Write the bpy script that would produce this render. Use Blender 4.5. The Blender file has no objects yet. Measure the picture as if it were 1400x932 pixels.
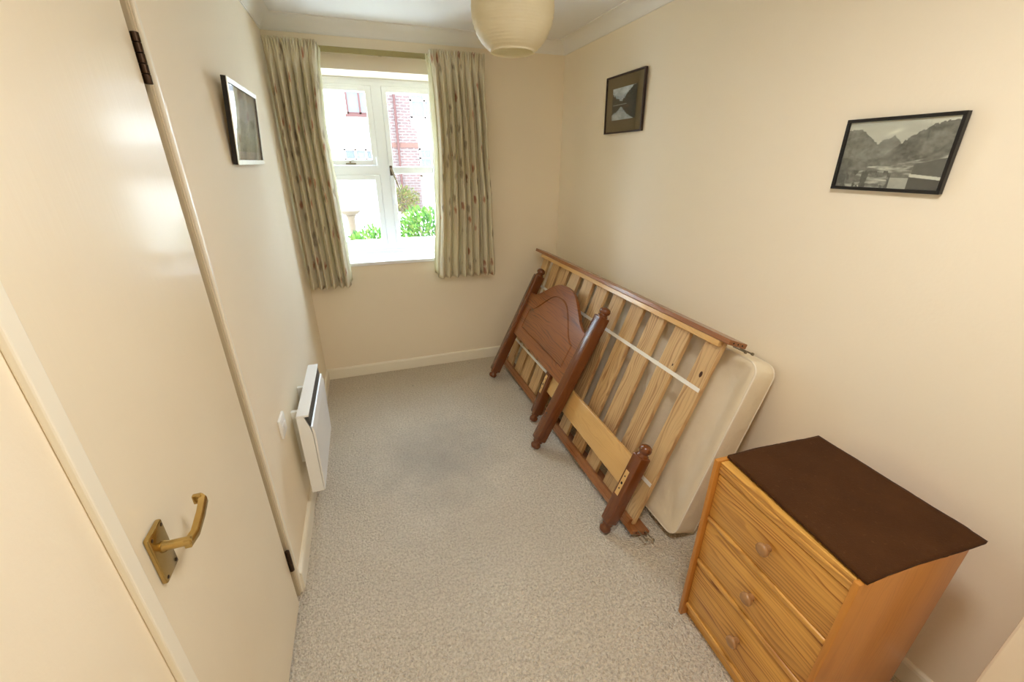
import bpy, bmesh, math, random
import numpy as np
from mathutils import Vector, Matrix, noise

S = bpy.context.scene
COL = S.collection
PI = math.pi
random.seed(7)

# ------------------------------------------------------------------ camera
cd = bpy.data.cameras.new('camera')
cam = bpy.data.objects.new('camera', cd)
COL.objects.link(cam)
cd.sensor_fit = 'HORIZONTAL'
cd.sensor_width = 36.0
cd.lens = 569.505 / 1400 * 36.0
cd.clip_start = 0.02
cam.location = (0.42976, 0.0, 1.6)
cam.rotation_euler = (math.radians(66.7075), math.radians(-0.1163), math.radians(-19.0060))
S.camera = cam

# ------------------------------------------------------------------ world, lights, exposure
S.view_settings.view_transform = 'Standard'
S.view_settings.look = 'None'
S.view_settings.gamma = 1.0
S.view_settings.use_curve_mapping = False
S.view_settings.exposure = 1.38
try:
    S.cycles.max_bounces = 16
    S.cycles.diffuse_bounces = 10
    S.cycles.transparent_max_bounces = 16
    S.cycles.sample_clamp_indirect = 8.0
    S.cycles.caustics_reflective = False
    S.cycles.caustics_refractive = False
except Exception:
    pass

w = bpy.data.worlds.new('sky')
S.world = w
w.use_nodes = True
nt = w.node_tree
nt.nodes.clear()
wo = nt.nodes.new('ShaderNodeOutputWorld')
wb = nt.nodes.new('ShaderNodeBackground')
tc = nt.nodes.new('ShaderNodeTexCoord')
sp = nt.nodes.new('ShaderNodeSeparateXYZ')
rp = nt.nodes.new('ShaderNodeValToRGB')
rp.color_ramp.elements[0].position = 0.0
rp.color_ramp.elements[0].color = (0.64, 0.79, 0.98, 1)
rp.color_ramp.elements[1].position = 1.0
rp.color_ramp.elements[1].color = (0.80, 0.97, 1.22, 1)
nt.links.new(tc.outputs['Generated'], sp.inputs[0])
nt.links.new(sp.outputs['Z'], rp.inputs[0])
nt.links.new(rp.outputs[0], wb.inputs['Color'])
wb.inputs['Strength'].default_value = 10.0
nt.links.new(wb.outputs[0], wo.inputs[0])

D, W = 3.254, 1.953          # back wall, right wall
ZC = 2.378                   # ceiling
ZB = 2.302                   # bottom of the cove
YB = -0.75                   # wall behind the camera
XP = 1.72                    # entry wall that stands out from the right wall
YP = 0.208
WX0, WX1, WZ0, WZ1 = 0.165, 1.085, 0.915, 2.13    # window opening
REC = 0.265                  # depth of the reveal to the frame
pl = bpy.data.lights.new('window_portal', 'AREA')
pl.shape = 'RECTANGLE'
pl.size = WX1 - WX0
pl.size_y = WZ1 - WZ0
po = bpy.data.objects.new('window_portal', pl)
COL.objects.link(po)
po.location = ((WX0 + WX1) / 2, D + REC + 0.09, (WZ0 + WZ1) / 2)
po.rotation_euler = (-PI / 2, 0, 0)
pl.cycles.is_portal = True


# added fill light, out of view under the ceiling (invented fitting built further down)
LX, LY, LZ = 0.92, 0.38, 2.285
ll = bpy.data.lights.new('fill_light', 'AREA')
ll.shape = 'DISK'
ll.size = 0.34
ll.energy = 6.8
ll.color = (1.0, 0.985, 0.95)
lo = bpy.data.objects.new('fill_light', ll)
COL.objects.link(lo)
lo.location = (LX, LY, LZ)


# ------------------------------------------------------------------ materials
def srgb(r, g, b):
    f = lambda c: (c / 12.92 if c <= 0.04045 else ((c + 0.055) / 1.055) ** 2.4)
    return (f(r / 255), f(g / 255), f(b / 255), 1)


class NT:
    def __init__(self, name):
        self.m = bpy.data.materials.new(name)
        self.m.use_nodes = True
        self.t = self.m.node_tree
        self.t.nodes.clear()
        self.out = self.t.nodes.new('ShaderNodeOutputMaterial')

    def n(self, kind, **kw):
        nd = self.t.nodes.new('ShaderNode' + kind)
        for k, v in kw.items():
            setattr(nd, k, v)
        return nd

    def l(self, a, b):
        self.t.links.new(a, b)

    def math(self, op, a, b=None, c=None):
        nd = self.n('Math', operation=op)
        for i, v in enumerate((a, b, c)):
            if v is None:
                continue
            if isinstance(v, (int, float)):
                nd.inputs[i].default_value = v
            else:
                self.l(v, nd.inputs[i])
        return nd.outputs[0]

    def mix(self, fac, a, b, blend='MIX'):
        nd = self.n('Mix', data_type='RGBA', blend_type=blend)
        for sock, v in ((nd.inputs['Factor'], fac), (nd.inputs['A'], a), (nd.inputs['B'], b)):
            if sock.name != 'Factor' and False:
                pass
        ins = [i for i in nd.inputs if i.enabled]
        for i, v in zip(ins, (fac, a, b)):
            if isinstance(v, (int, float)):
                i.default_value = v
            elif isinstance(v, (tuple, list)):
                i.default_value = v
            else:
                self.l(v, i)
        return [o for o in nd.outputs if o.enabled][0]

    def ramp(self, fac, *stops):
        nd = self.n('ValToRGB')
        cr = nd.color_ramp
        while len(cr.elements) < len(stops):
            cr.elements.new(0.5)
        for e, (p_, c_) in zip(cr.elements, stops):
            e.position = p_
            e.color = c_ if isinstance(c_, (tuple, list)) else (c_, c_, c_, 1)
        self.l(fac, nd.inputs[0])
        return nd.outputs[0]

    def noise(self, vec, scale, detail=2, rough=0.5):
        nd = self.n('TexNoise')
        nd.inputs['Scale'].default_value = scale
        nd.inputs['Detail'].default_value = detail
        nd.inputs['Roughness'].default_value = rough
        if vec is not None:
            self.l(vec, nd.inputs['Vector'])
        return nd.outputs[0]

    def obj(self):
        return self.n('TexCoord').outputs['Object']

    def pos(self):
        return self.n('NewGeometry').outputs['Position']

    def bump(self, h, strength, dist):
        nd = self.n('Bump')
        nd.inputs['Strength'].default_value = strength
        nd.inputs['Distance'].default_value = dist
        self.l(h, nd.inputs['Height'])
        return nd.outputs[0]

    def bsdf(self, color, rough=0.5, metal=0.0, normal=None, coat=0.0, spec=0.5, coat_rough=0.1):
        b = self.n('BsdfPrincipled')
        for k, v in (('Base Color', color), ('Roughness', rough), ('Metallic', metal), ('Coat Weight', coat),
                     ('Specular IOR Level', spec), ('Coat Roughness', coat_rough)):
            if isinstance(v, (int, float, tuple)):
                b.inputs[k].default_value = v
            else:
                self.l(v, b.inputs[k])
        if normal is not None:
            self.l(normal, b.inputs['Normal'])
        return b.outputs[0]

    def done(self, sh):
        self.l(sh, self.out.inputs['Surface'])
        return self.m


def paint(name, col, rough=0.6, var=0.04, bump_s=0.08, scale=60, spec=0.4, coat=0.0):
    t = NT(name)
    p = t.pos()
    n1 = t.noise(p, 2.5, 3)
    d = tuple(c * (1 - var * 2.5) for c in col[:3]) + (1,)
    c = t.mix(t.math('MULTIPLY', n1, 0.7), col, d)
    nb = t.bump(t.noise(p, scale, 3), bump_s, 0.004)
    return t.done(t.bsdf(c, rough, 0, nb, coat, spec))


def plain(name, col, rough=0.5, metal=0.0, coat=0.0, spec=0.5, var=0.12, scale=40):
    t = NT(name)
    o = t.obj()
    c = t.mix(t.noise(o, scale, 3), col, tuple(x * (1 - var) for x in col[:3]) + (1,))
    return t.done(t.bsdf(c, rough, metal, None, coat, spec))


def wood(name, light, dark, axis, freq=150, rough=0.38, coat=0.15, contrast=1.0, knots=True, tilt=0.045, off=0.03, flat=None):
    """flat-sawn timber; axis = the local axis the grain runs along, flat = the thin axis of the board"""
    t = NT(name)
    o = t.obj()
    rnd = t.n('ObjectInfo').outputs['Random']
    s = t.n('SeparateXYZ')
    t.l(o, s.inputs[0])
    rest = [a for a in 'XYZ' if a != axis]
    if flat and rest[1] != flat:
        rest.reverse()
    L = t.math('ADD', s.outputs[axis], t.math('MULTIPLY', rnd, 17.3))
    A = s.outputs[rest[0]]
    B = s.outputs[rest[1]]
    ra = t.math('FRACT', t.math('MULTIPLY', rnd, 7.77))
    # slow wander of the grain along the board
    cv = t.n('CombineXYZ')
    t.l(t.math('MULTIPLY', L, 1.0), cv.inputs[0])
    t.l(t.math('MULTIPLY', A, 5.0), cv.inputs[1])
    t.l(t.math('MULTIPLY', B, 2.2), cv.inputs[2])
    nz = t.n('TexNoise')
    nz.inputs['Scale'].default_value = 2.6
    nz.inputs['Detail'].default_value = 2
    t.l(cv.outputs[0], nz.inputs['Vector'])
    ns = t.n('SeparateXYZ')
    t.l(nz.outputs['Color'], ns.inputs[0])
    wa = t.math('MULTIPLY', t.math('SUBTRACT', ns.outputs[0], 0.5), 0.10)
    wb_ = t.math('MULTIPLY', t.math('SUBTRACT', ns.outputs[1], 0.5), 0.07)
    A2 = t.math('ADD', t.math('ADD', A, wa), t.math('MULTIPLY', t.math('SUBTRACT', ra, 0.5), 0.05))
    B2 = t.math('ADD', t.math('ADD', B, wb_), t.math('ADD', t.math('MULTIPLY', L, tilt), off))
    B2 = t.math('PINGPONG', B2, 0.11)
    r = t.math('SQRT', t.math('ADD', t.math('MULTIPLY', A2, A2), t.math('MULTIPLY', B2, B2)))
    kn = None
    if knots:
        kv = t.n('CombineXYZ')
        t.l(t.math('MULTIPLY', L, 3.2), kv.inputs[0])
        t.l(t.math('MULTIPLY', A, 8.0), kv.inputs[1])
        t.l(t.math('MULTIPLY', rnd, 31.0), kv.inputs[2])
        vo = t.n('TexVoronoi')
        vo.inputs['Scale'].default_value = 1.0
        t.l(kv.outputs[0], vo.inputs['Vector'])
        dd = vo.outputs['Distance']
        kn = t.ramp(dd, (0.05, 1.0), (0.11, 0.0))
        bulge = t.ramp(dd, (0.0, 1.0), (0.35, 0.0))
        r = t.math('ADD', r, t.math('MULTIPLY', bulge, 0.018))
    f = t.math('FRACT', t.math('MULTIPLY', r, freq))
    g = t.ramp(f, (0.0, 0.12), (0.45, 0.25), (0.82, 1.0), (0.93, 0.85), (1.0, 0.12))
    gv = t.n('CombineXYZ')
    t.l(t.math('MULTIPLY', L, 1.2), gv.inputs[0])
    t.l(t.math('MULTIPLY', A, 16.0), gv.inputs[1])
    t.l(t.math('MULTIPLY', rnd, 9.0), gv.inputs[2])
    gs = t.ramp(t.noise(gv.outputs[0], 1.6, 2), (0.36, 0.15), (0.62, 1.0))
    g = t.math('MULTIPLY', g, gs)
    # fibres
    fv = t.n('CombineXYZ')
    t.l(t.math('MULTIPLY', L, 6.0), fv.inputs[0])
    t.l(t.math('MULTIPLY', A, 260.0), fv.inputs[1])
    t.l(t.math('MULTIPLY', B, 260.0), fv.inputs[2])
    fb = t.noise(fv.outputs[0], 1.0, 2)
    big = t.noise(cv.outputs[0], 1.3, 1)
    fac = t.math('ADD', t.math('MULTIPLY', g, 0.62 * contrast), t.math('MULTIPLY', t.math('SUBTRACT', fb, 0.5), 0.5 * contrast))
    fac = t.math('ADD', fac, t.math('MULTIPLY', t.math('SUBTRACT', big, 0.5), 0.5))
    fac.node.use_clamp = True
    c = t.mix(fac, light, dark)
    if kn is not None:
        c = t.mix(t.math('MULTIPLY', kn, 0.85), c, tuple(x * 0.35 for x in dark[:3]) + (1,))
    nb = t.bump(fb, 0.06, 0.001)
    return t.done(t.bsdf(c, rough, 0, nb, coat, 0.5, 0.25 if coat > 0.7 else 0.15))


M = {}
M['wall'] = paint('magnolia_paint', srgb(243, 232, 211), 0.75, 0.02, 0.10, 90, 0.3)
M['ceiling'] = paint('ceiling_white', srgb(240, 240, 238), 0.85, 0.02, 0.18, 120, 0.2)
M['cove'] = paint('cove_white', srgb(240, 238, 232), 0.75, 0.02, 0.05, 60, 0.3)
M['gloss'] = paint('cream_gloss_paint', srgb(242, 236, 220), 0.3, 0.02, 0.05, 25, 0.5)
M['shaded_lining'] = paint('shaded_lining_tone', srgb(196, 182, 154), 0.5, 0.03, 0.05, 25, 0.3)  # darker than the door's cream: shade on the door frame put into its colour
M['upvc'] = paint('white_plastic_frame', srgb(240, 243, 246), 0.3, 0.02, 0.02, 30, 0.5)
M['heater'] = paint('heater_enamel', srgb(240, 241, 240), 0.35, 0.02, 0.02, 30, 0.5)
M['dark_grille'] = plain('dark_grille', srgb(70, 72, 74), 0.5)
M['switch'] = plain('white_plastic', srgb(240, 240, 238), 0.35, var=0.03)
M['brass'] = plain('worn_brass', srgb(206, 176, 112), 0.22, 1.0, var=0.25)
M['hinge'] = plain('bronzed_steel', srgb(70, 52, 38), 0.4, 0.8)
M['steel'] = plain('zinc_steel', srgb(150, 140, 120), 0.35, 1.0)
M['black'] = plain('black_frame', srgb(22, 20, 18), 0.4)
M['brown_frame'] = plain('dark_brown_frame', srgb(46, 26, 20), 0.35)
M['gold'] = plain('pale_gilt_frame', srgb(232, 226, 208), 0.35, 0.2)
M['olive_card'] = plain('olive_mount_card', srgb(112, 96, 62), 0.8, var=0.05)
M['white_card'] = plain('white_mount_card', srgb(236, 232, 220), 0.8, var=0.03)
M['hole'] = plain('dark_hole', srgb(20, 12, 8), 0.8)
M['tape'] = plain('white_webbing', srgb(240, 236, 226), 0.8, var=0.08, scale=200)
M['rail'] = plain('brass_curtain_track', srgb(168, 156, 104), 0.4, 0.35)
M['cord'] = plain('white_flex', srgb(235, 232, 222), 0.5, var=0.03)
M['lever_dark'] = plain('window_handle_bronze', srgb(96, 80, 66), 0.35, 0.7)
M['stone'] = plain('weathered_stone', srgb(84, 68, 50), 0.9, var=0.3, scale=12)
M['bark'] = plain('shrub_bark', srgb(90, 70, 50), 0.9, var=0.3)

# door: brushed gloss, vertical brush marks
t = NT('brushed_door_gloss')
p = t.pos()
mp = t.n('Mapping')
mp.inputs['Scale'].default_value = (10, 26, 0.9)
t.l(p, mp.inputs[0])
n1 = t.noise(mp.outputs[0], 3.0, 3)
c = t.mix(t.noise(p, 1.8, 3), srgb(240, 230, 208), srgb(228, 214, 188))
M['door'] = t.done(t.bsdf(c, 0.42, 0, t.bump(n1, 0.14, 0.004), 0.26, 0.3, 0.13))

# carpet: twisted cut pile, soiled patch in the middle of the room
t = NT('beige_twist_carpet')
p = t.pos()
v = t.n('TexVoronoi')
v.inputs['Scale'].default_value = 120
nzv = t.n('TexNoise')
nzv.inputs['Scale'].default_value = 60
t.l(p, nzv.inputs['Vector'])
pm = t.n('VectorMath', operation='MULTIPLY_ADD')
t.l(nzv.outputs['Color'], pm.inputs[0])
pm.inputs[1].default_value = (0.012, 0.012, 0.0)
t.l(p, pm.inputs[2])
t.l(pm.outputs[0], v.inputs['Vector'])
tuft = t.ramp(v.outputs['Distance'], (0.0, 1.0), (0.75, 0.0))
mid = t.noise(p, 62, 4, 0.7)
h = t.math('ADD', t.math('MULTIPLY', tuft, 0.5), t.math('MULTIPLY', mid, 1.2))
base = t.mix(t.noise(p, 3.2, 4), srgb(234, 225, 208), srgb(218, 206, 187))
speck = t.ramp(t.noise(p, 110, 2), (0.28, 1.0), (0.44, 0.0))
base = t.mix(t.math('MULTIPLY', speck, 0.25), base, srgb(150, 134, 114))
yarn = t.ramp(t.noise(p, 95, 2, 0.6), (0.36, 0.42), (0.58, 0.0))
base = t.mix(yarn, base, srgb(166, 152, 132))


def blob(cx, cy, r0, r1, nscale=5, amp=0.35):
    d = t.n('VectorMath', operation='DISTANCE')
    t.l(p, d.inputs[0])
    d.inputs[1].default_value = (cx, cy, 0)
    dd = t.math('ADD', d.outputs['Value'], t.math('MULTIPLY', t.math('SUBTRACT', t.noise(p, nscale, 4), 0.5), amp))
    return t.ramp(dd, (r0, 1.0), (r1, 0.0))


base = t.mix(t.math('MULTIPLY', blob(0.68, 2.02, 0.0, 0.46, 7, 0.45), 0.55), base, srgb(158, 154, 146))
base = t.mix(t.math('MULTIPLY', blob(0.70, 1.35, 0.10, 0.50, 4, 0.5), 0.16), base, srgb(165, 160, 152))
spots = t.ramp(t.noise(p, 9, 2), (0.235, 1.0), (0.265, 0.0))
base = t.mix(t.math('MULTIPLY', spots, 0.5), base, srgb(130, 118, 104))
M['carpet'] = t.done(t.bsdf(base, 0.95, 0, t.bump(h, 1.0, 0.014), 0, 0.1))

# timber
PINE_L, PINE_D = srgb(208, 174, 124), srgb(146, 100, 56)
M['slat'] = wood('pale_pine_slat', PINE_L, PINE_D, 'Y', 60, 0.5, 0.0, 1.35, tilt=0.03, flat='Z')
M['stain_x'] = wood('stained_pine_rail', srgb(154, 98, 52), srgb(92, 50, 22), 'X', 130, 0.3, 0.4, 0.8, flat='Y')
M['stain_y'] = wood('stained_pine_post', srgb(112, 60, 24), srgb(56, 24, 8), 'Y', 130, 0.25, 0.5, 0.7, False)
M['panel'] = wood('varnished_pine_panel', srgb(146, 84, 34), srgb(70, 32, 9), 'X', 60, 0.3, 0.5, 1.2, False, 0.03, 0.035, flat='Z')
M['foot_rail'] = wood('honey_pine_rail', srgb(214, 172, 108), srgb(180, 128, 68), 'X', 100, 0.28, 0.4, 0.55, False, flat='Z')
M['chest_front'] = wood('orange_pine_front', srgb(214, 160, 78), srgb(142, 84, 28), 'Y', 62, 0.36, 0.15, 1.5, False, 0.03, 0.03, flat='X')
M['chest_side'] = wood('orange_pine_side', srgb(192, 128, 52), srgb(152, 92, 32), 'Z', 90, 0.38, 0.15, 0.55, False, flat='Y')
M['chest_edge'] = wood('orange_pine_edge', srgb(180, 116, 58), srgb(150, 88, 40), 'Z', 90, 0.38, 0.15, 0.5, False)
M['knob'] = wood('pine_knob', srgb(164, 122, 78), srgb(132, 92, 54), 'Z', 60, 0.35, 0.2, 0.3, False)

M['knot_wood'] = plain('dark_pine_knot', srgb(84, 46, 22), 0.5, var=0.5, scale=90)

# felt mat
t = NT('brown_felt')
o = t.obj()
c = t.mix(t.noise(o, 9, 5, 0.7), srgb(80, 49, 23), srgb(56, 32, 14))
c = t.mix(t.ramp(t.noise(o, 90, 3), (0.62, 0.0), (0.75, 0.5)), c, srgb(92, 62, 36))
bs = t.n('BsdfPrincipled')
t.l(c, bs.inputs['Base Color'])
bs.inputs['Roughness'].default_value = 0.95
bs.inputs['Specular IOR Level'].default_value = 0.1
bs.inputs['Sheen Weight'].default_value = 0.03
t.l(t.bump(t.noise(o, 260, 3), 0.6, 0.002), bs.inputs['Normal'])
M['felt'] = t.done(bs.outputs[0])

# mattress ticking
t = NT('cream_ticking')
o = t.obj()
c = t.mix(t.noise(o, 5, 4), srgb(238, 228, 206), srgb(220, 206, 178))
M['ticking'] = t.done(t.bsdf(c, 0.7, 0, t.bump(t.noise(o, 14, 3), 0.35, 0.02), 0, 0.3))
M['piping'] = plain('cream_piping', srgb(236, 228, 210), 0.7, var=0.05)


# curtains: cream cloth with rust flowers and grey brown sprigs (UV = cloth metres)
def cloth(name, col, pattern, trans=0.30):
    t = NT(name)
    uv = t.n('UVMap')
    uvo = uv.outputs[0]
    c = t.mix(t.noise(uvo, 300, 2), col, tuple(x * 0.88 for x in col[:3]) + (1,))
    if pattern:
        nz = t.n('TexNoise')
        nz.inputs['Scale'].default_value = 26
        nz.inputs['Detail'].default_value = 3
        t.l(uvo, nz.inputs['Vector'])
        a = t.n('VectorMath', operation='MULTIPLY_ADD')
        t.l(nz.outputs['Color'], a.inputs[0])
        a.inputs[1].default_value = (0.055, 0.055, 0)
        t.l(uvo, a.inputs[2])
        for sc, r0, r1, c1, c2, amt, sh in ((5.6, 0.09, 0.19, srgb(168, 92, 58), srgb(204, 148, 106), 0.75, 0.0),
                                            (6.6, 0.10, 0.24, srgb(140, 122, 94), srgb(176, 160, 128), 0.65, 3.7)):
            mpn = t.n('Mapping')
            mpn.inputs['Location'].default_value = (sh, sh * 1.7, 0)
            t.l(a.outputs[0], mpn.inputs[0])
            vo = t.n('TexVoronoi', voronoi_dimensions='2D')
            vo.inputs['Scale'].default_value = sc
            t.l(mpn.outputs[0], vo.inputs['Vector'])
            mask = t.ramp(vo.outputs['Distance'], (r0, 1.0), (r1, 0.0))
            cs = t.n('SeparateXYZ')
            t.l(vo.outputs['Color'], cs.inputs[0])
            keep = t.ramp(cs.outputs[0], (0.52, 0.0), (0.54, 1.0))
            inner = t.mix(t.ramp(vo.outputs['Distance'], (0.0, 0.0), (r1, 1.0)), c1, c2)
            c = t.mix(t.math('MULTIPLY', t.math('MULTIPLY', mask, keep), amt), c, inner)
    d = t.n('BsdfDiffuse')
    tr = t.n('BsdfTranslucent')
    nb = t.bump(t.noise(uvo, 500, 2), 0.15, 0.002)
    for q in (d, tr):
        t.l(c, q.inputs['Color'])
    t.l(nb, d.inputs['Normal'])
    mx = t.n('MixShader')
    mx.inputs[0].default_value = trans
    t.l(d.outputs[0], mx.inputs[1])
    t.l(tr.outputs[0], mx.inputs[2])
    return t.done(mx.outputs[0])


M['curtain'] = cloth('floral_curtain_cloth', srgb(240, 233, 210), True, 0.25)
M['lining'] = cloth('cream_lining_cloth', srgb(240, 236, 212), False, 0.45)

# lamp shade
t = NT('cream_ribbed_shade')
o = t.obj()
vo = t.n('TexVoronoi')
vo.inputs['Scale'].default_value = 95
t.l(o, vo.inputs['Vector'])
wv = t.n('TexWave', bands_direction='Z')
wv.inputs['Scale'].default_value = 38
t.l(o, wv.inputs['Vector'])
hh = t.math('ADD', vo.outputs['Distance'], wv.outputs[1])
c = t.mix(t.noise(o, 20, 2), srgb(246, 241, 222), srgb(238, 231, 208))
d = t.n('BsdfPrincipled')
tr = t.n('BsdfTranslucent')
t.l(c, d.inputs['Base Color'])
d.inputs['Roughness'].default_value = 0.4
t.l(t.bump(hh, 0.25, 0.003), d.inputs['Normal'])
t.l(c, tr.inputs['Color'])
mx = t.n('MixShader')
mx.inputs[0].default_value = 0.5
t.l(d.outputs[0], mx.inputs[1])
t.l(tr.outputs[0], mx.inputs[2])
M['shade'] = t.done(mx.outputs[0])


def glassmat(name, tint=(1, 1, 1, 1), refl=1.0):
    t = NT(name)
    tr = t.n('BsdfTransparent')
    nn = t.noise(t.pos(), 3, 1)
    t.l(t.mix(nn, tint, tuple(x * 0.97 for x in tint[:3]) + (1,)), tr.inputs['Color'])
    gl = t.n('BsdfGlossy')
    gl.inputs['Roughness'].default_value = 0.02
    fr = t.n('Fresnel')
    bf = t.n('NewGeometry').outputs['Backfacing']
    t.l(t.math('SUBTRACT', 1.5, t.math('MULTIPLY', bf, 1.5 - 1 / 1.5)), fr.inputs['IOR'])
    mx = t.n('MixShader')
    t.l(t.math('MULTIPLY', fr.outputs[0], refl), mx.inputs[0])
    t.l(tr.outputs[0], mx.inputs[1])
    t.l(gl.outputs[0], mx.inputs[2])
    return t.done(mx.outputs[0])


M['glass'] = glassmat('window_glass', (0.97, 0.99, 0.98, 1))
M['pic_glass'] = glassmat('picture_glass', (0.99, 0.99, 0.99, 1))

t = NT('printed_picture')
at = t.n('Attribute')
at.attribute_name = 'Col'
M['print'] = t.done(t.bsdf(at.outputs['Color'], 0.6, 0, None, 0, 0.3))

# outside
t = NT('red_brick')
mp = t.n('Mapping')
mp.inputs['Rotation'].default_value = (PI / 2, 0, 0)
t.l(t.pos(), mp.inputs[0])
br = t.n('TexBrick')
br.inputs['Scale'].default_value = 1.0
br.inputs['Brick Width'].default_value = 0.225
br.inputs['Row Height'].default_value = 0.085
br.inputs['Mortar Size'].default_value = 0.012
br.inputs['Color1'].default_value = (0.070, 0.034, 0.028, 1)
br.inputs['Color2'].default_value = (0.052, 0.028, 0.024, 1)
br.inputs['Mortar'].default_value = (0.095, 0.075, 0.065, 1)
t.l(mp.outputs[0], br.inputs['Vector'])
M['brick'] = t.done(t.bsdf(br.outputs[0], 0.9))
M['brick_band'] = plain('orange_brick_course', (0.085, 0.032, 0.02, 1), 0.9, var=0.3)
M['render'] = plain('white_render', srgb(225, 222, 214), 0.9, var=0.05, scale=4)
M['far_frame'] = plain('far_white_frame', srgb(150, 128, 120), 0.6, var=0.05)
M['far_red'] = plain('far_red_sill', (0.065, 0.028, 0.024, 1), 0.8, spec=0.1)
M['far_pane'] = plain('far_window_pane', (0.045, 0.05, 0.055, 1), 0.15, var=0.5, scale=3)
M['far_blind'] = plain('far_net_curtain', (0.075, 0.078, 0.082, 1), 0.8, var=0.3, scale=9)
M['pave'] = plain('pale_paving', srgb(205, 200, 188), 0.9, var=0.15, scale=3)
t = NT('shrub_leaf')
at = t.n('Attribute')
at.attribute_name = 'Col'
d = t.n('BsdfDiffuse')
tr = t.n('BsdfTranslucent')
t.l(at.outputs['Color'], d.inputs['Color'])
t.l(at.outputs['Color'], tr.inputs['Color'])
mx = t.n('MixShader')
mx.inputs[0].default_value = 0.3
t.l(d.outputs[0], mx.inputs[1])
t.l(tr.outputs[0], mx.inputs[2])
M['leaf'] = t.done(mx.outputs[0])


# ------------------------------------------------------------------ geometry helpers
def merge(bm, other):
    me = bpy.data.meshes.new('tmp')
    other.to_mesh(me)
    other.free()
    bm.from_mesh(me)
    bpy.data.meshes.remove(me)


def box(bm, x0, x1, y0, y1, z0, z1, bev=0.0, seg=2):
    b = bmesh.new()
    bmesh.ops.create_cube(b, size=1.0)
    for v in b.verts:
        v.co = Vector((x0 + (v.co.x + 0.5) * (x1 - x0), y0 + (v.co.y + 0.5) * (y1 - y0), z0 + (v.co.z + 0.5) * (z1 - z0)))
    if bev > 0:
        bmesh.ops.bevel(b, geom=b.edges[:], offset=bev, segments=seg, affect='EDGES', profile=0.5)
    merge(bm, b)
    return bm


def BX(x0, x1, y0, y1, z0, z1, bev=0.0, seg=2):
    return box(bmesh.new(), x0, x1, y0, y1, z0, z1, bev, seg)


def lathe(bm, prof, n=24, mat=None, close=True):
    """profile of (radius, height) around local Z, then matrix"""
    b = bmesh.new()
    rings = []
    for r, z in prof:
        rings.append([b.verts.new((r * math.cos(2 * PI * i / n), r * math.sin(2 * PI * i / n), z)) for i in range(n)])
    for a, c in zip(rings, rings[1:]):
        for i in range(n):
            b.faces.new((a[i], a[(i + 1) % n], c[(i + 1) % n], c[i]))
    if close:
        b.faces.new(list(reversed(rings[0])))
        b.faces.new(rings[-1])
    if mat is not None:
        bmesh.ops.transform(b, matrix=mat, verts=b.verts[:])
    merge(bm, b)
    return bm


def tube(bm, pts, r, n=10):
    """round bar through points"""
    b = bmesh.new()
    pts = [Vector(q) for q in pts]
    rings = []
    up = Vector((0.013, 0.021, 1))
    for i, q in enumerate(pts):
        d = (pts[min(i + 1, len(pts) - 1)] - pts[max(i - 1, 0)]).normalized()
        s = d.cross(up).normalized()
        if s.length < 0.5:
            s = Vector((1, 0, 0))
        u = s.cross(d).normalized()
        rings.append([b.verts.new(q + (s * math.cos(2 * PI * k / n) + u * math.sin(2 * PI * k / n)) * r) for k in range(n)])
    for a, c in zip(rings, rings[1:]):
        for k in range(n):
            b.faces.new((a[k], a[(k + 1) % n], c[(k + 1) % n], c[k]))
    b.faces.new(list(reversed(rings[0])))
    b.faces.new(rings[-1])
    merge(bm, b)
    return bm


def prism(bm, poly, axis, a0, a1):
    """extrude a 2D polygon along axis; poly in the other two axes, cyclic order"""
    ix = {'X': 0, 'Y': 1, 'Z': 2}[axis]
    o = [i for i in range(3) if i != ix]
    b = bmesh.new()
    vs = []
    for a in (a0, a1):
        row = []
        for q in poly:
            c = [0, 0, 0]
            c[ix] = a
            c[o[0]], c[o[1]] = q
            row.append(b.verts.new(c))
        vs.append(row)
    n = len(poly)
    for i in range(n):
        b.faces.new((vs[0][i], vs[0][(i + 1) % n], vs[1][(i + 1) % n], vs[1][i]))
    b.faces.new(vs[0][::-1])
    b.faces.new(vs[1])
    bmesh.ops.recalc_face_normals(b, faces=b.faces[:])
    merge(bm, b)
    return bm


AX = {'X': Matrix.Rotation(PI / 2, 4, 'Y'), 'Y': Matrix.Rotation(-PI / 2, 4, 'X'), 'Z': Matrix.Identity(4)}


def at(x, y, z, axis='Z'):
    return Matrix.Translation((x, y, z)) @ AX[axis]


def obj(name, bm, mat, parent=None, smooth=None, recalc=True):
    if recalc:
        bmesh.ops.recalc_face_normals(bm, faces=bm.faces[:])
    me = bpy.data.meshes.new(name)
    bm.to_mesh(me)
    bm.free()
    me.materials.append(mat)
    if smooth is not None:
        me.polygons.foreach_set('use_smooth', [True] * len(me.polygons))
        if smooth < 180:
            try:
                me.set_sharp_from_angle(angle=math.radians(smooth))
            except Exception:
                pass
    o = bpy.data.objects.new(name, me)
    COL.objects.link(o)
    if parent is not None:
        o.parent = parent
    return o


def tag(o, label=None, cat=None, group=None, kind=None):
    if label:
        o['label'] = label
    if cat:
        o['category'] = cat
    if group:
        o['group'] = group
    if kind:
        o['kind'] = kind
    return o


def thing(name, label, cat, loc=(0, 0, 0), rotz=0.0, mat=None, group=None, kind=None):
    o = bpy.data.objects.new(name, None)
    COL.objects.link(o)
    o.empty_display_size = 0.1
    if mat is not None:
        o.matrix_world = mat
    else:
        o.location = loc
        o.rotation_euler = (0, 0, rotz)
    return tag(o, label, cat, group, kind)


def struct(name, bm, mat, smooth=None):
    o = obj(name, bm, mat, None, smooth)
    o['kind'] = 'structure'
    return o


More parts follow.
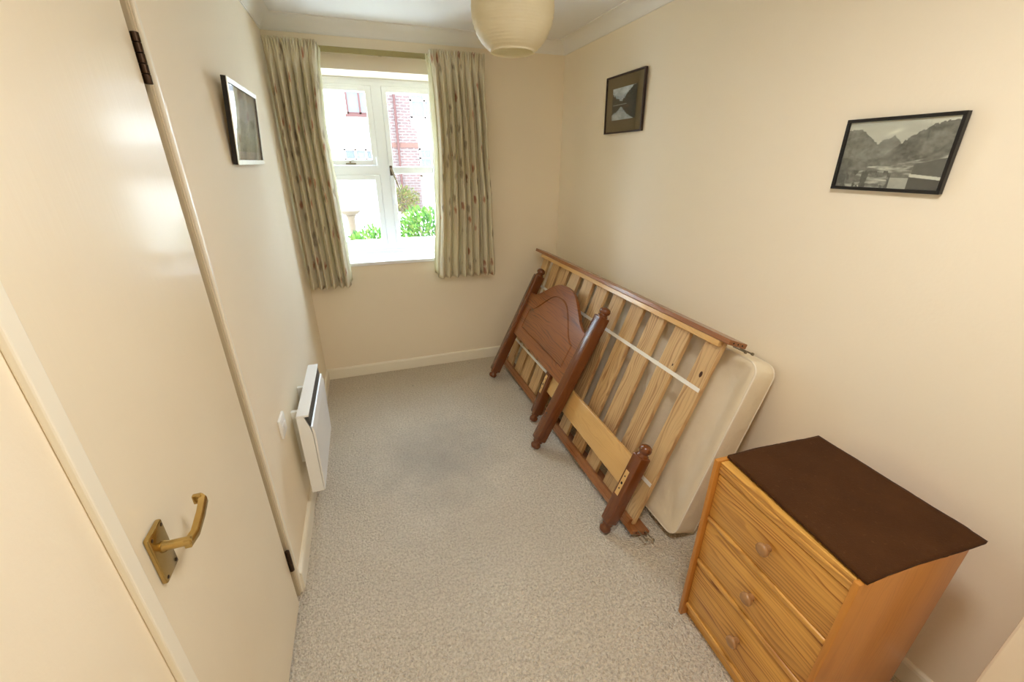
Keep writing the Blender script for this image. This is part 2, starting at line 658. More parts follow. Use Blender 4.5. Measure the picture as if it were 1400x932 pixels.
def lean_frame(x, y, z, yaw, lean):
    """local X runs from the far end towards the camera, Y up the leaning board, Z out into the room"""
    u = Vector((math.sin(yaw), -math.cos(yaw), 0))
    n = Vector((math.cos(yaw), math.sin(yaw), 0))
    v = Vector((0, 0, 1)) * math.cos(lean) + n * math.sin(lean)
    ww = u.cross(v)
    m = Matrix.Identity(4)
    for i, c in enumerate((u, v, ww, Vector((x, y, z)))):
        for k in range(3):
            m[k][i] = c[k]
    return m


# ------------------------------------------------------------------ the room
struct('floor', BX(-0.2, W + 0.2, YB - 0.1, D + 0.02, -0.12, 0.0), M['carpet'])
struct('ceiling', BX(-0.25, W + 0.25, YB - 0.15, D + 0.3, ZC, ZC + 0.15), M['ceiling'])
TK = 0.36
bm = bmesh.new()
box(bm, -0.25, WX0, D, D + TK, -0.3, ZC)
box(bm, WX1, W + 0.25, D, D + TK, -0.3, ZC)
box(bm, WX0, WX1, D, D + TK, -0.3, WZ0 - 0.02)
box(bm, WX0, WX1, D, D + TK, WZ1, ZC)
struct('wall_back', bm, M['wall'])
struct('wall_right', BX(W, W + 0.2, YB - 0.1, D, 0, ZC), M['wall'])
struct('wall_front', BX(-0.2, W, YB - 0.12, YB, 0, ZC), M['wall'])
bm = BX(XP, W, YB, YP, 0, ZC, 0.006)
struct('wall_entry', bm, M['wall'])
# left wall: front skin with a recess for the door frame
DY0, DY1, DZ = 0.657, 1.358, 2.03
bm = BX(-0.25, -0.055, YB - 0.1, D, 0, ZC)
box(bm, -0.055, 0, YB - 0.1, DY0 - 0.001, 0, ZC)
box(bm, -0.055, 0, DY1, D, 0, ZC)
box(bm, -0.055, 0, DY0 - 0.001, DY1, DZ, ZC)
struct('wall_left', bm, M['wall'])


def cove_profile(h):
    pts = [(0, 0), (0.006, 0), (0.006, 0.006)]
    n = 8
    for i in range(n + 1):
        a = i / n * PI / 2
        pts.append((0.010 + (h - 0.016) * (1 - math.cos(a)), 0.010 + (h - 0.016) * math.sin(a)))
    pts += [(h - 0.006, h - 0.006), (h, h - 0.006), (h, h), (0, h)]
    return pts


H_ = ZC - ZB
cp = cove_profile(H_)
struct('trim_1', prism(bmesh.new(), [(D - a, ZB + b) for a, b in cp], 'X', 0.0, W), M['cove'], 40)
struct('trim_2', prism(bmesh.new(), [(W - a, ZB + b) for a, b in cp], 'Y', YP, D), M['cove'], 40)
struct('trim_3', prism(bmesh.new(), [(0 + a, ZB + b) for a, b in cp], 'Y', YB, D), M['cove'], 40)

SK = [(0, 0), (0.015, 0), (0.015, 0.074), (0.012, 0.083), (0.006, 0.088), (0, 0.088)]
struct('baseboard_back', prism(bmesh.new(), [(D - a, b) for a, b in SK], 'X', 0, W), M['gloss'])
struct('baseboard_left', prism(bmesh.new(), [(a, b) for a, b in SK], 'Y', DY1 + 0.018, D), M['gloss'])
struct('baseboard_right', prism(bmesh.new(), [(W - a, b) for a, b in SK], 'Y', YP, D), M['gloss'])

# ------------------------------------------------------------------ door 1 (left wall)
door = thing('door_1', 'cream gloss painted flush door with brass lever handle in left wall', None, (0, DY0, 0), kind='structure')


def dpart(name, bm, mat, parent=None, smooth=None):
    bmesh.ops.translate(bm, vec=(0, -DY0, 0), verts=bm.verts[:])
    o = obj(name, bm, mat, parent or door, smooth)
    return o


leaf = dpart('door_leaf', BX(-0.045, 0.0, DY0 + 0.003, 1.308, 0.008, DZ - 0.035, 0.0025), M['door'])
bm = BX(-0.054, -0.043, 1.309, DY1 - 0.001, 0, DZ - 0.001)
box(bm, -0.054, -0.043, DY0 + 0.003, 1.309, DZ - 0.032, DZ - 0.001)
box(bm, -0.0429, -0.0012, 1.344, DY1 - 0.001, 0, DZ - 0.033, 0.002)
dpart('door_frame', bm, M['shaded_lining'])
bm = BX(0.0005, 0.013, DY0 - 0.033, DY0 - 0.001, 0, DZ + 0.03, 0.003)
dpart('architrave', bm, M['gloss'])
bm = BX(0.0, 0.009, DY1, DY1 + 0.016, 0, DZ + 0.03, 0.003)
dpart('architrave', bm, M['gloss'])
bm = BX(0.0, 0.011, DY0 - 0.001, DY1, DZ, DZ + 0.03, 0.003)
dpart('architrave', bm, M['gloss'])
for zc in (0.222, 1.811):
    bm = bmesh.new()
    for k in range(5):
        lathe(bm, [(0.007, 0), (0.0085, 0.001), (0.0085, 0.0188), (0.007, 0.0198)], 12,
              Matrix.Translation((0.0045, 1.320, zc - 0.05 + k * 0.02)))
    hg = dpart('hinge', bm, M['hinge'], None, 40)
    dpart('hinge_leaf', BX(-0.0425, -0.0395, 1.311, 1.352, zc - 0.05, zc + 0.05, 0.001), M['hinge'], hg)
bm = BX(0.0, 0.0015, DY0 + 0.001, DY0 + 0.007, 0.945, 0.975)
dpart('latch_plate', bm, M['hinge'])
# lever handle
bm = BX(0.0002, 0.010, 0.697, 0.750, 0.893, 1.000, 0.003)
hd = dpart('handle_plate', bm, M['brass'], None, 30)
bm = bmesh.new()
lathe(bm, [(0.011, 0), (0.011, 0.004), (0.0085, 0.008), (0.0085, 0.045), (0.006, 0.048)], 16, at(0.009, 0.7235, 0.957, 'X'))
b2 = bmesh.new()
pts = [((0.050, 0.716, 0.955), 0.0085), ((0.056, 0.740, 0.957), 0.0085), ((0.058, 0.775, 0.969), 0.009), ((0.058, 0.803, 0.981), 0.010), ((0.054, 0.806, 0.984), 0.010)]
rings = []
for (q, hgt) in pts:
    rings.append([b2.verts.new((q[0] + dx, q[1], q[2] + dz)) for dx, dz in
                  ((-0.006, -hgt), (0.004, -hgt), (0.006, -hgt * 0.6), (0.006, hgt * 0.6), (0.004, hgt), (-0.006, hgt))])
for a, c in zip(rings, rings[1:]):
    for k in range(6):
        b2.faces.new((a[k], a[(k + 1) % 6], c[(k + 1) % 6], c[k]))
b2.faces.new(rings[0][::-1])
b2.faces.new(rings[-1])
merge(bm, b2)
box(bm, 0.040, 0.056, 0.800, 0.810, 0.974, 0.994, 0.002)
dpart('door_handle', bm, M['brass'], hd, 35)
for yy in (0.704, 0.743):
    for zz in (0.902, 0.991):
        dpart('screw', lathe(bmesh.new(), [(0.0035, 0), (0.0035, 0.0006), (0.002, 0.001)], 10, at(0.0097, yy, zz, 'X')), M['hinge'], hd)

# ------------------------------------------------------------------ window 1
YW = D + REC            # room face of the fixed frame
win = thing('window_1', 'white two-light casement window with astragal bar on right light', None, ((WX0 + WX1) / 2, YW, WZ0), kind='structure')
wx, wy, wz = (WX0 + WX1) / 2, YW, WZ0


def wpart(name, bm, mat, parent=None, smooth=None, label=None):
    bmesh.ops.translate(bm, vec=(-wx, -wy, -wz), verts=bm.verts[:])
    o = obj(name, bm, mat, parent or win, smooth)
    if label:
        o['label'] = label
    return o


FZ0, FZ1 = 0.925, 2.125
ML, MR = 0.590, 0.661          # mullion
bm = BX(WX0, WX1, YW + 0.006, YW + 0.07, FZ0, 0.992, 0.003)       # cill member
box(bm, WX0, WX1, YW + 0.006, YW + 0.07, 2.086, FZ1, 0.003)
box(bm, WX0, 0.225, YW + 0.006, YW + 0.07, FZ0, FZ1, 0.003)
box(bm, 1.026, WX1, YW + 0.006, YW + 0.07, FZ0, FZ1, 0.003)
box(bm, WX0, WX1, YW, YW + 0.01, FZ0 - 0.003, 0.95, 0.002)
box(bm, WX0, WX1, YW, YW + 0.01, 2.112, FZ1 + 0.004, 0.002)
fr = wpart('window_frame', bm, M['upvc'])
wpart('mullion', BX(ML, MR, YW + 0.005, YW + 0.07, 0.985, 2.09, 0.003), M['upvc'])
wpart('transom', BX(0.22, ML + 0.003, YW + 0.005, YW + 0.07, 1.507, 1.571, 0.003), M['upvc'])


def sash(x0, x1, z0, z1, gx0, gx1, gz0, gz1, proud=0.004):
    bm = bmesh.new()
    y0, y1 = YW - proud, YW + 0.055
    box(bm, x0, gx0, y0, y1, z0, z1, 0.004)
    box(bm, gx1, x1, y0, y1, z0, z1, 0.004)
    box(bm, gx0 - 0.002, gx1 + 0.002, y0 + 0.0006, y1, z0, gz0, 0.004)
    box(bm, gx0 - 0.002, gx1 + 0.002, y0 + 0.0006, y1, gz1, z1, 0.004)
    s = wpart('sash', bm, M['upvc'])
    wpart('pane', BX(gx0 - 0.004, gx1 + 0.004, YW + 0.02, YW + 0.024, gz0 - 0.004, gz1 + 0.004), M['glass'], s)
    return s


s1 = sash(0.226, ML - 0.001, 1.573, 2.085, 0.262, 0.548, 1.609, 2.048)
s2 = sash(0.226, ML - 0.001, 0.993, 1.506, 0.262, 0.550, 1.026, 1.470, 0.001)
s3 = sash(MR + 0.001, 1.025, 0.993, 2.085, 0.696, 0.989, 1.026, 2.048)
wpart('astragal_bar', BX(0.695, 0.990, YW + 0.008, YW + 0.034, 1.512, 1.562, 0.004), M['upvc'], s3)
# vents, handle, stays
for xa, xb in ((0.30, 0.50), (0.72, 0.93)):
    wpart('trickle_vent', BX(xa, xb, YW - 0.006, YW + 0.003, 2.055, 2.066, 0.002), M['upvc'])
bm = BX(0.664, 0.684, YW - 0.012, YW - 0.0035, 1.500, 1.570, 0.004)
hw = wpart('handle_plate', bm, M['lever_dark'], s3)
bm = bmesh.new()
lathe(bm, [(0.008, 0), (0.008, 0.03)], 12, Matrix.Translation((0.674, YW - 0.010, 1.548)) @ Matrix.Rotation(PI / 2, 4, 'X'))
tube(bm, [(0.674, YW - 0.036, 1.550), (0.684, YW - 0.042, 1.520), (0.712, YW - 0.046, 1.43), (0.722, YW - 0.046, 1.405)], 0.0065)
wpart('window_handle', bm, M['steel'], hw, 40)
bm = BX(0.572, 0.592, YW - 0.018, YW - 0.0035, 1.575, 1.63, 0.003)
tube(bm, [(0.582, YW - 0.016, 1.63), (0.580, YW - 0.026, 1.60), (0.584, YW - 0.03, 1.56)], 0.005)
wpart('casement_fastener', bm, M['upvc'], s1, 40)
bm = BX(0.36, 0.43, YW - 0.014, YW - 0.0035, 1.578, 1.588, 0.002)
tube(bm, [(0.39, YW - 0.012, 1.584), (0.392, YW - 0.02, 1.605)], 0.005)
wpart('stay_peg', bm, M['steel'], s1, 40)
bm = BX(0.668, 0.684, YW - 0.014, YW - 0.0035, 1.30, 1.36, 0.003)
wpart('casement_fastener', bm, M['upvc'], s3)
# sill board
struct('trim_4', BX(WX0 - 0.0, WX1 + 0.0, D - 0.022, YW + 0.03, WZ0 - 0.0255, WZ0, 0.006, 3), M['upvc'], 40)

# ------------------------------------------------------------------ curtains and track
bm = BX(0.012, 1.30, D - 0.050, D - 0.042, 2.206, 2.238, 0.002)
rail = obj('curtain_rail', bm, M['rail'])
tag(rail, 'olive brass curtain track above the window', 'curtain rail')
for xx in (0.06, 0.66, 1.27):
    obj('bracket', BX(xx - 0.01, xx + 0.01, D - 0.044, D + 0.001, 2.212, 2.232), M['rail'], rail)


def curtain(label, edges, z_top, z_bot, n_folds, seed, lin_off, clothw, x_min=None):
    """edges: list of (t, xl, xr)"""
    rnd = random.Random(seed)
    root = thing('curtain', label, 'curtain', ((edges[-1][1] + edges[-1][2]) / 2, D - 0.085, z_bot), group='floral curtains at the window')
    ox, oy, oz = root.location
    NS, NTT = 200, 70
    ph = [rnd.uniform(-0.5, 0.5) for _ in range(n_folds + 2)]
    am = [rnd.uniform(0.65, 1.15) for _ in range(n_folds + 2)]
    # many small pleats at the heading that merge into few folds
    for layer in (0, 1):
        bm = bmesh.new()
        uvl = bm.loops.layers.uv.new('UVMap')
        grid = []
        for j in range(NTT + 1):
            tj = (j / NTT) ** 1.25
            for a, b in zip(edges, edges[1:]):
                if a[0] <= tj <= b[0] + 1e-9:
                    q = (tj - a[0]) / (b[0] - a[0])
                    q = q * q * (3 - 2 * q)
                    xl = a[1] + (b[1] - a[1]) * q
                    xr = a[2] + (b[2] - a[2]) * q
            if layer:
                xl += lin_off[0]
                xr += lin_off[1]
            row = []
            z = z_top + (z_bot - z_top) * tj
            head = max(0.0, 1 - tj / 0.055)
            tape = math.exp(-((tj - 0.055) / 0.022) ** 2)
            low = min(1.0, tj / 0.16)
            for i in range(NS + 1):
                s = i / NS
                f = s * n_folds
                k = int(f)
                fr_ = f - k
                p0 = ph[min(k, n_folds)] * (1 - fr_) + ph[min(k + 1, n_folds + 1)] * fr_
                a0 = am[min(k, n_folds)] * (1 - fr_) + am[min(k + 1, n_folds + 1)] * fr_
                g_ = f + 0.10 * p0 + 0.10 * tj * math.sin(k * 2.1 + seed)
                wv_ = abs(math.sin(PI * g_))
                big = (wv_ ** 0.62 - 0.5) * 0.085 * a0 * (0.45 + 0.55 * low)
                small = math.sin(2 * PI * f * 3 + 1.1 * p0) * (0.011 * head + 0.0025 * low * (1 - tj))
                dep = big * (1 - 0.6 * tape) * (1 - 0.45 * head) + small
                fold_x = math.sin(2 * PI * g_) * 0.10 * (xr - xl) / n_folds * low
                x = xl + (xr - xl) * s + fold_x * min(1, s * 8) * min(1, (1 - s) * 8)
                y = D - 0.118 - dep + (0.030 if layer else 0)
                if layer:
                    y = min(y, D - 0.060)
                x += 0.004 * noise.noise(Vector((s * 6, tj * 5, seed)))
                if x_min is not None:
                    x = max(x, x_min)
                y += 0.006 * noise.noise(Vector((s * 9, tj * 6, seed + 5))) * low
                zz = z + head * 0.006 * math.sin(2 * PI * f * 3) - (0.006 * wv_ * tj)
                if layer:
                    zz += 0.03 * tj - 0.02 * (1 - tj)
                row.append(bm.verts.new((x - ox, y - oy, zz - oz)))
            grid.append(row)
        for j in range(NTT):
            for i in range(NS):
                fc = bm.faces.new((grid[j][i], grid[j][i + 1], grid[j + 1][i + 1], grid[j + 1][i]))
                for lp, (ii, jj) in zip(fc.loops, ((i, j), (i + 1, j), (i + 1, j + 1), (i, j + 1))):
                    lp[uvl].uv = (ii / NS * clothw + seed, (jj / NTT) ** 1.25 * 1.45)
        o = obj('lining' if layer else 'face_fabric', bm, M['lining'] if layer else M['curtain'], root, 180, False)
        md = o.modifiers.new('thickness', 'SOLIDIFY')
        md.thickness = 0.0015
        if layer:
            o['label'] = 'plain cream curtain lining'
    hb = bmesh.new()
    return root


curtain('left floral cream curtain hanging in the corner by the left wall',
        [(0, 0.014, 0.300), (0.08, 0.018, 0.285), (0.3, 0.018, 0.270), (0.65, 0.018, 0.280), (1.0, 0.020, 0.288)],
        2.243, 0.778, 6, 3, (0.004, 0.014), 1.15, 0.006)
curtain('right floral cream curtain hanging on the window side nearest the bed',
        [(0, 0.955, 1.325), (0.08, 0.965, 1.318), (0.35, 0.975, 1.335), (0.65, 0.955, 1.36), (1.0, 0.915, 1.375)],
        2.246, 0.785, 8, 11, (-0.020, -0.03), 1.35)

# ------------------------------------------------------------------ pendant lamp
px_, py_, pz_ = 0.982, 1.6, ZC
lamp = thing('pendant_lamp', 'cream ribbed globe lampshade hanging from the ceiling', 'lamp', (px_, py_, ZC))
prof = []
R0 = 0.137
zc_ = 2.062 - ZC
for i in range(41):
    a = math.radians(-62 + i * (62 + 66) / 40)
    rr = R0 * math.cos(a) ** 0.82
    rr += 0.0008 * math.cos(i * PI)
    prof.append((rr, zc_ + R0 * 0.985 * math.sin(a)))
inner = [(r - 0.002, z) for r, z in reversed(prof)]
bm = bmesh.new()
lathe(bm, prof + inner, 64, None, False)
obj('lamp_shade', bm, M['shade'], lamp, 60)
zb_ = prof[0][1]
bm = lathe(bmesh.new(), [(prof[0][0] - 0.004, zb_ - 0.003), (prof[0][0] + 0.002, zb_ - 0.003), (prof[0][0] + 0.002, zb_ + 0.003), (prof[0][0] - 0.004, zb_ + 0.003), (prof[0][0] - 0.004, zb_ - 0.003)], 48, None, False)
obj('rim_ring', bm, M['shade'], lamp, 60)
obj('ceiling_rose', lathe(bmesh.new(), [(0.045, 0), (0.045, -0.008), (0.035, -0.02), (0.012, -0.028)], 24), M['switch'], lamp, 40)
obj('flex', lathe(bmesh.new(), [(0.003, -0.026), (0.003, -0.19)], 8), M['cord'], lamp)
obj('bulb_holder', lathe(bmesh.new(), [(0.010, -0.17), (0.018, -0.185), (0.018, -0.235), (0.014, -0.24)], 16), M['switch'], lamp, 40)
obj('light_bulb', lathe(bmesh.new(), [(0.013, -0.238), (0.014, -0.255), (0.027, -0.28), (0.030, -0.30), (0.024, -0.32), (0.004, -0.331)], 20), M['cord'], lamp, 60)
obj('shade_carrier', BX(-0.055, 0.055, -0.003, 0.003, -0.196, -0.192), M['steel'], lamp)

fit = thing('added_fill_fitting', 'added white fill light fitting on the ceiling, out of view', 'lamp', (LX, LY, ZC))  # fitting made up to carry the added fill light
obj('added_fill_base_plate', lathe(bmesh.new(), [(0.19, 0), (0.19, -0.012), (0.18, -0.02), (0.02, -0.022)], 32), M['switch'], fit, 40)
obj('added_fill_diffuser', lathe(bmesh.new(), [(0.178, -0.021), (0.178, -0.05), (0.165, -0.075), (0.12, -0.085), (0.02, -0.088)], 32), M['shade'], fit, 50)

# ------------------------------------------------------------------ panel heater and switch on the left wall
hx, hy, hz = 0.0, 1.975, 0.19
heat = thing('panel_heater', 'white wall-mounted electric panel heater with top grille below left wall', 'heater', (0, 1.975, 0.19))
Y0, Y1 = 1.715 - hy, 2.235 - hy


def prof_xz(pts):
    return [(a, b - hz) for a, b in pts]


obj('casing', prism(bmesh.new(), prof_xz([(0.046, 0.19), (0.096, 0.19), (0.1005, 0.50), (0.095, 0.535), (0.080, 0.590), (0.080, 0.600), (0.050, 0.600)]), 'Y', Y0, Y1), M['heater'], heat)
bm = prism(bmesh.new(), prof_xz([(0.098, 0.195), (0.102, 0.193), (0.1125, 0.500), (0.106, 0.540), (0.100, 0.543), (0.1030, 0.50)]), 'Y', Y0 - 0.001, Y1 + 0.001)
obj('front_panel', bm, M['heater'], heat)
bm = BX(0.050, 0.099, Y0 - 0.001, Y1 + 0.001, 0.592 - hz, 0.602 - hz, 0.002)
obj('top_cap', bm, M['heater'], heat)
gr = prism(bmesh.new(), prof_xz([(0.0945, 0.540), (0.0985, 0.542), (0.0955, 0.592), (0.082, 0.592)]), 'Y', Y0 + 0.006, Y1 - 0.006)
g = obj('outlet_grille', gr, M['dark_grille'], heat)
bm = bmesh.new()
for k in range(26):
    yy = Y0 + 0.02 + k * (Y1 - Y0 - 0.04) / 25
    prism(bm, prof_xz([(0.0965, 0.542), (0.0995, 0.544), (0.0970, 0.591), (0.094, 0.591)]), 'Y', yy - 0.0022, yy + 0.0022)
o = obj('grille_bars', bm, plain('grey_grille_bar', srgb(120, 122, 124), 0.5), g)
o['kind'] = 'stuff'
for yy in (Y0 + 0.16, Y1 - 0.12):
    obj('wall_bracket', BX(0.0005, 0.05, yy - 0.01, yy + 0.01, 0.26 - hz, 0.54 - hz), M['heater'], heat)

sw = thing('fused_switch', 'white square fused switch on left wall just before the heater', 'switch', (0, 1.672, 0.60))
obj('face_plate', BX(0.0002, 0.011, -0.043, 0.043, -0.043, 0.043, 0.003), M['switch'], sw, 40)
obj('rocker', BX(0.010, 0.0155, 0.004, 0.022, -0.012, 0.012, 0.002), M['switch'], sw, 40)
obj('fuse_carrier', BX(0.010, 0.013, -0.028, -0.006, -0.012, 0.012, 0.001), M['switch'], sw, 40)


# ------------------------------------------------------------------ pictures
def hsh(x, y):
    return np.modf(np.abs(np.sin(x * 127.1 + y * 311.7) * 43758.5453))[0]


def vnoise(u, v):
    i, j = np.floor(u), np.floor(v)
    f, g_ = u - i, v - j
    f, g_ = f * f * (3 - 2 * f), g_ * g_ * (3 - 2 * g_)
    return (hsh(i, j) * (1 - f) * (1 - g_) + hsh(i + 1, j) * f * (1 - g_) + hsh(i, j + 1) * (1 - f) * g_ + hsh(i + 1, j + 1) * f * g_)


def fbm(u, v, o=4):
    s, a = 0, 0.5
    for k in range(o):
        s = s + a * vnoise(u * 2 ** k + k * 17, v * 2 ** k + k * 9)
        a *= 0.5
    return np.clip((s - 0.47) * 2.0 + 0.47, 0, 1)


def mono_alps(u, v):
    n1 = fbm(u * 9, v * 9)
    n2 = fbm(u * 30, v * 24)
    sky = 0.50 + 0.12 * v + 0.10 * fbm(u * 4, v * 10)
    cloud = np.exp(-((u - 0.47) / 0.07) ** 2 - ((v - 0.83 - (u - .47) * .5) / 0.03) ** 2) + 0.8 * np.exp(-((u - 0.9) / 0.22) ** 2 - ((v - 0.95) / 0.04) ** 2) + 0.6 * np.exp(-((u - 0.06) / 0.08) ** 2 - ((v - 0.9) / 0.04) ** 2)
    c = sky + 0.22 * cloud
    jit = (n2 - 0.45) * 0.05
    peak = np.interp(u, [0.3, 0.36, 0.44, 0.48, 0.53, 0.6], [0.62, 0.68, 0.75, 0.79, 0.71, 0.62]) + jit
    left = np.interp(u, [0, 0.08, 0.17, 0.24, 0.32, 0.4, 0.5], [0.86, 0.88, 0.87, 0.78, 0.68, 0.58, 0.45]) + jit
    right = np.interp(u, [0.42, 0.5, 0.58, 0.68, 0.78, 0.88, 1.0], [0.45, 0.58, 0.70, 0.80, 0.89, 0.92, 0.96]) + jit
    c = np.where(v < peak, 0.22 + 0.10 * n1 + 0.06 * n2, c)
    c = np.where(v < left, 0.15 + 0.10 * n1 + 0.10 * n2 + 0.05 * (1 - v), c)
    c = np.where(v < right, 0.10 + 0.12 * n1 + 0.10 * n2, c)
    val = np.interp(u, [0, 0.3, 0.55, 0.8, 1.0], [0.02, 0.32, 0.36, 0.44, 0.52])
    streak = fbm(u * 7 - v * 9, u * 3 + v * 22)
    c = np.where(v < val, 0.16 + 0.42 * np.clip(streak - 0.35, 0, 1) * 2.0 + 0.08 * n2, c)
    tree = (fbm(u * 26, v * 7) > 0.52) & (v < 0.26) & (u < 0.55)
    c = np.where(tree, 0.10 + 0.05 * n2, c)
    roof = (u > 0.73) & (v < 0.36 + (u - 0.73) * 0.35)
    c = np.where(roof, 0.13 + 0.03 * n2, c)
    band = (u > 0.72) & (np.abs(v - (0.20 - (u - 0.72) * 0.14)) < 0.022)
    c = np.where(band, 0.72, c)
    c = np.where((u > 0.72) & (v < 0.17 - (u - 0.72) * 0.12), 0.11, c)
    c = np.where((u > 0.55) & (u <= 0.72) & (v < 0.16), 0.45 + 0.05 * n2, c)
    return np.stack([c * 0.98, c * 1.0, c * 0.84], -1)


def lake(u, v):
    n1 = fbm(u * 8, v * 8)
    n2 = fbm(u * 26, v * 26)
    vm = np.where(v >= 0.47, v, 0.47 + (0.47 - v) * 1.15)
    jit = (n2 - 0.45) * 0.08
    lm_ = np.interp(u, [0, 0.12, 0.25, 0.38, 0.5], [0.82, 0.74, 0.66, 0.55, 0.47]) + jit
    rm_ = np.interp(u, [0.34, 0.5, 0.65, 0.8, 0.92, 1.0], [0.50, 0.66, 0.82, 0.93, 1.02, 1.05]) + jit
    far = np.interp(u, [0, 0.2, 0.4, 0.6, 1.0], [0.80, 0.78, 0.72, 0.80, 0.9]) + jit
    sky = np.stack([0.42 + 0.3 * n1, 0.52 + 0.3 * n1, 0.56 + 0.3 * n1], -1)
    mt = np.stack([0.28 + 0.3 * n2, 0.38 + 0.3 * n2, 0.46 + 0.3 * n2], -1)
    dk = np.stack([0.020 + 0.05 * n2, 0.026 + 0.05 * n2, 0.022 + 0.035 * n2], -1)
    c = np.where((vm < far)[..., None], mt, sky)
    c = np.where(((vm < lm_) | (vm < rm_))[..., None], dk, c)
    sh = (np.abs(v - 0.475) < 0.012) & (u > 0.03) & (u < 0.62)
    c = np.where(sh[..., None], np.array([0.32, 0.36, 0.33]), c)
    red = np.exp(-((u - 0.62) / 0.12) ** 2 - ((v - 0.40) / 0.05) ** 2)
    c = c + red[..., None] * np.array([0.08, 0.02, 0.0])
    return np.where((v < 0.47)[..., None], c * 0.85, c)


def pale_land(u, v):
    n1 = fbm(u * 6, v * 6)
    n2 = fbm(u * 24, v * 20)
    c = np.stack([0.72 + 0.15 * n1, 0.74 + 0.15 * n1, 0.70 + 0.12 * n1], -1)
    hill = np.interp(u, [0, 0.3, 0.55, 0.8, 1], [0.5, 0.62, 0.55, 0.66, 0.6])
    c = np.where((v < hill)[..., None], np.stack([0.50 + 0.25 * n2, 0.54 + 0.25 * n2, 0.44 + 0.2 * n2], -1), c)
    c = np.where((v < 0.28 + 0.06 * n1)[..., None], np.stack([0.46 + 0.2 * n2, 0.50 + 0.2 * n2, 0.34 + 0.15 * n2], -1), c)
    return c


def picture(label, mat, wd, ht, fw, depth, frame_m, side_m, func, mount, mount_m, res, fr_label=None):
    """local X across, Y up, Z out from the wall; origin at the middle of the bottom edge"""
    root = thing('framed_picture', label, 'picture', mat=mat)
    for (x0, x1, y0, y1) in ((-wd / 2, wd / 2, 0, fw), (-wd / 2, wd / 2, ht - fw, ht), (-wd / 2, -wd / 2 + fw, fw, ht - fw), (wd / 2 - fw, wd / 2, fw, ht - fw)):
        obj('frame_rail', BX(x0, x1, y0, y1, depth * 0.85, depth, 0.0012), frame_m, root)
    bm = bmesh.new()
    e = 0.0006
    for (x0, x1, y0, y1) in ((-wd / 2 + e, wd / 2 - e, e, fw), (-wd / 2 + e, wd / 2 - e, ht - fw, ht - e), (-wd / 2 + e, -wd / 2 + fw, fw, ht - fw), (wd / 2 - fw, wd / 2 - e, fw, ht - fw)):
        box(bm, x0, x1, y0, y1, 0, depth * 0.85)
    obj('frame_side', bm, side_m, root)
    obj('backing', BX(-wd / 2 + fw, wd / 2 - fw, fw, ht - fw, 0.001, depth * 0.45), mount_m, root)
    gx0, gx1, gy0, gy1 = -wd / 2 + fw + mount[0], wd / 2 - fw - mount[1], fw + mount[2], ht - fw - mount[3]
    nx, ny = res
    U, V = np.meshgrid(np.linspace(0, 1, nx), np.linspace(0, 1, ny))
    colr = np.clip(func(U, V), 0.002, 1)
    z = depth * 0.45 + 0.0012
    verts = [(gx0 + (gx1 - gx0) * U[j, i], gy0 + (gy1 - gy0) * V[j, i], z) for j in range(ny) for i in range(nx)]
    faces = [(j * nx + i, j * nx + i + 1, (j + 1) * nx + i + 1, (j + 1) * nx + i) for j in range(ny - 1) for i in range(nx - 1)]
    me = bpy.data.meshes.new('print')
    me.from_pydata(verts, [], faces)
    ca = me.color_attributes.new('Col', 'FLOAT_COLOR', 'POINT')
    arr = np.ones((nx * ny, 4), dtype=np.float32)
    arr[:, :3] = colr.reshape(-1, 3)
    ca.data.foreach_set('color', arr.ravel())
    me.materials.append(M['print'])
    o = bpy.data.objects.new('print', me)
    COL.objects.link(o)
    o.parent = root
    obj('glass', BX(-wd / 2 + fw, wd / 2 - fw, fw, ht - fw, depth * 0.72, depth * 0.72 + 0.0015), M['pic_glass'], root)
    return root


def wall_mat(x, y, z, side, tilt):
    """side 'R': on right wall facing -x ; 'L': on left wall facing +x"""
    out = Vector((-1, 0, 0)) if side == 'R' else Vector((1, 0, 0))
    up = Vector((0, 0, 1))
    up = (up * math.cos(tilt) + out * math.sin(tilt)).normalized()
    ac = up.cross(out * math.cos(tilt) - Vector((0, 0, 1)) * math.sin(tilt)).normalized()
    zz = ac.cross(up).normalized()
    m = Matrix.Identity(4)
    for i, c in enumerate((ac, up, zz, Vector((x, y, z)))):
        for k in range(3):
            m[k][i] = c[k]
    return m


picture('small upright picture of a mountain lake with olive mount, near the far corner', wall_mat(W - 0.002, 2.395, 1.758, 'R', 0.03), 0.392, 0.304, 0.009, 0.016,
        M['brown_frame'], M['brown_frame'], lake, (0.063, 0.063, 0.062, 0.058), M['olive_card'], (110, 90))
picture('black-framed monochrome photograph of alpine mountains above the chest', wall_mat(W - 0.002, 0.915, 1.519, 'R', 0.035), 0.302, 0.205, 0.0095, 0.016,
        M['black'], M['black'], mono_alps, (0.0, 0.0, 0.0, 0.0), M['white_card'], (230, 160))
picture('thin pale gilt framed landscape picture on the left wall', wall_mat(0.004, 2.15, 1.588, 'L', 0.085), 0.495, 0.285, 0.017, 0.018,
        M['gold'], M['black'], pale_land, (0.035, 0.035, 0.03, 0.03), M['white_card'], (90, 60))

# ------------------------------------------------------------------ mattress (leans on the right wall)
ML_ = (1.566, 1.0603, 0.0, 0.3002, 0.116, 0.8749)
x, y, yaw, lean, th, L = ML_
mm = thing('mattress', 'cream single mattress on its side against right wall behind slatted base', 'mattress', mat=lean_frame(x, y, th * math.sin(lean) + 0.003, yaw, lean))
MLN = 1.88
bm = bmesh.new()
NX, NY, NZ = 70, 34, 6


def rbox(u_, n_, lo, hi):
    return lo + (hi - lo) * u_ / n_


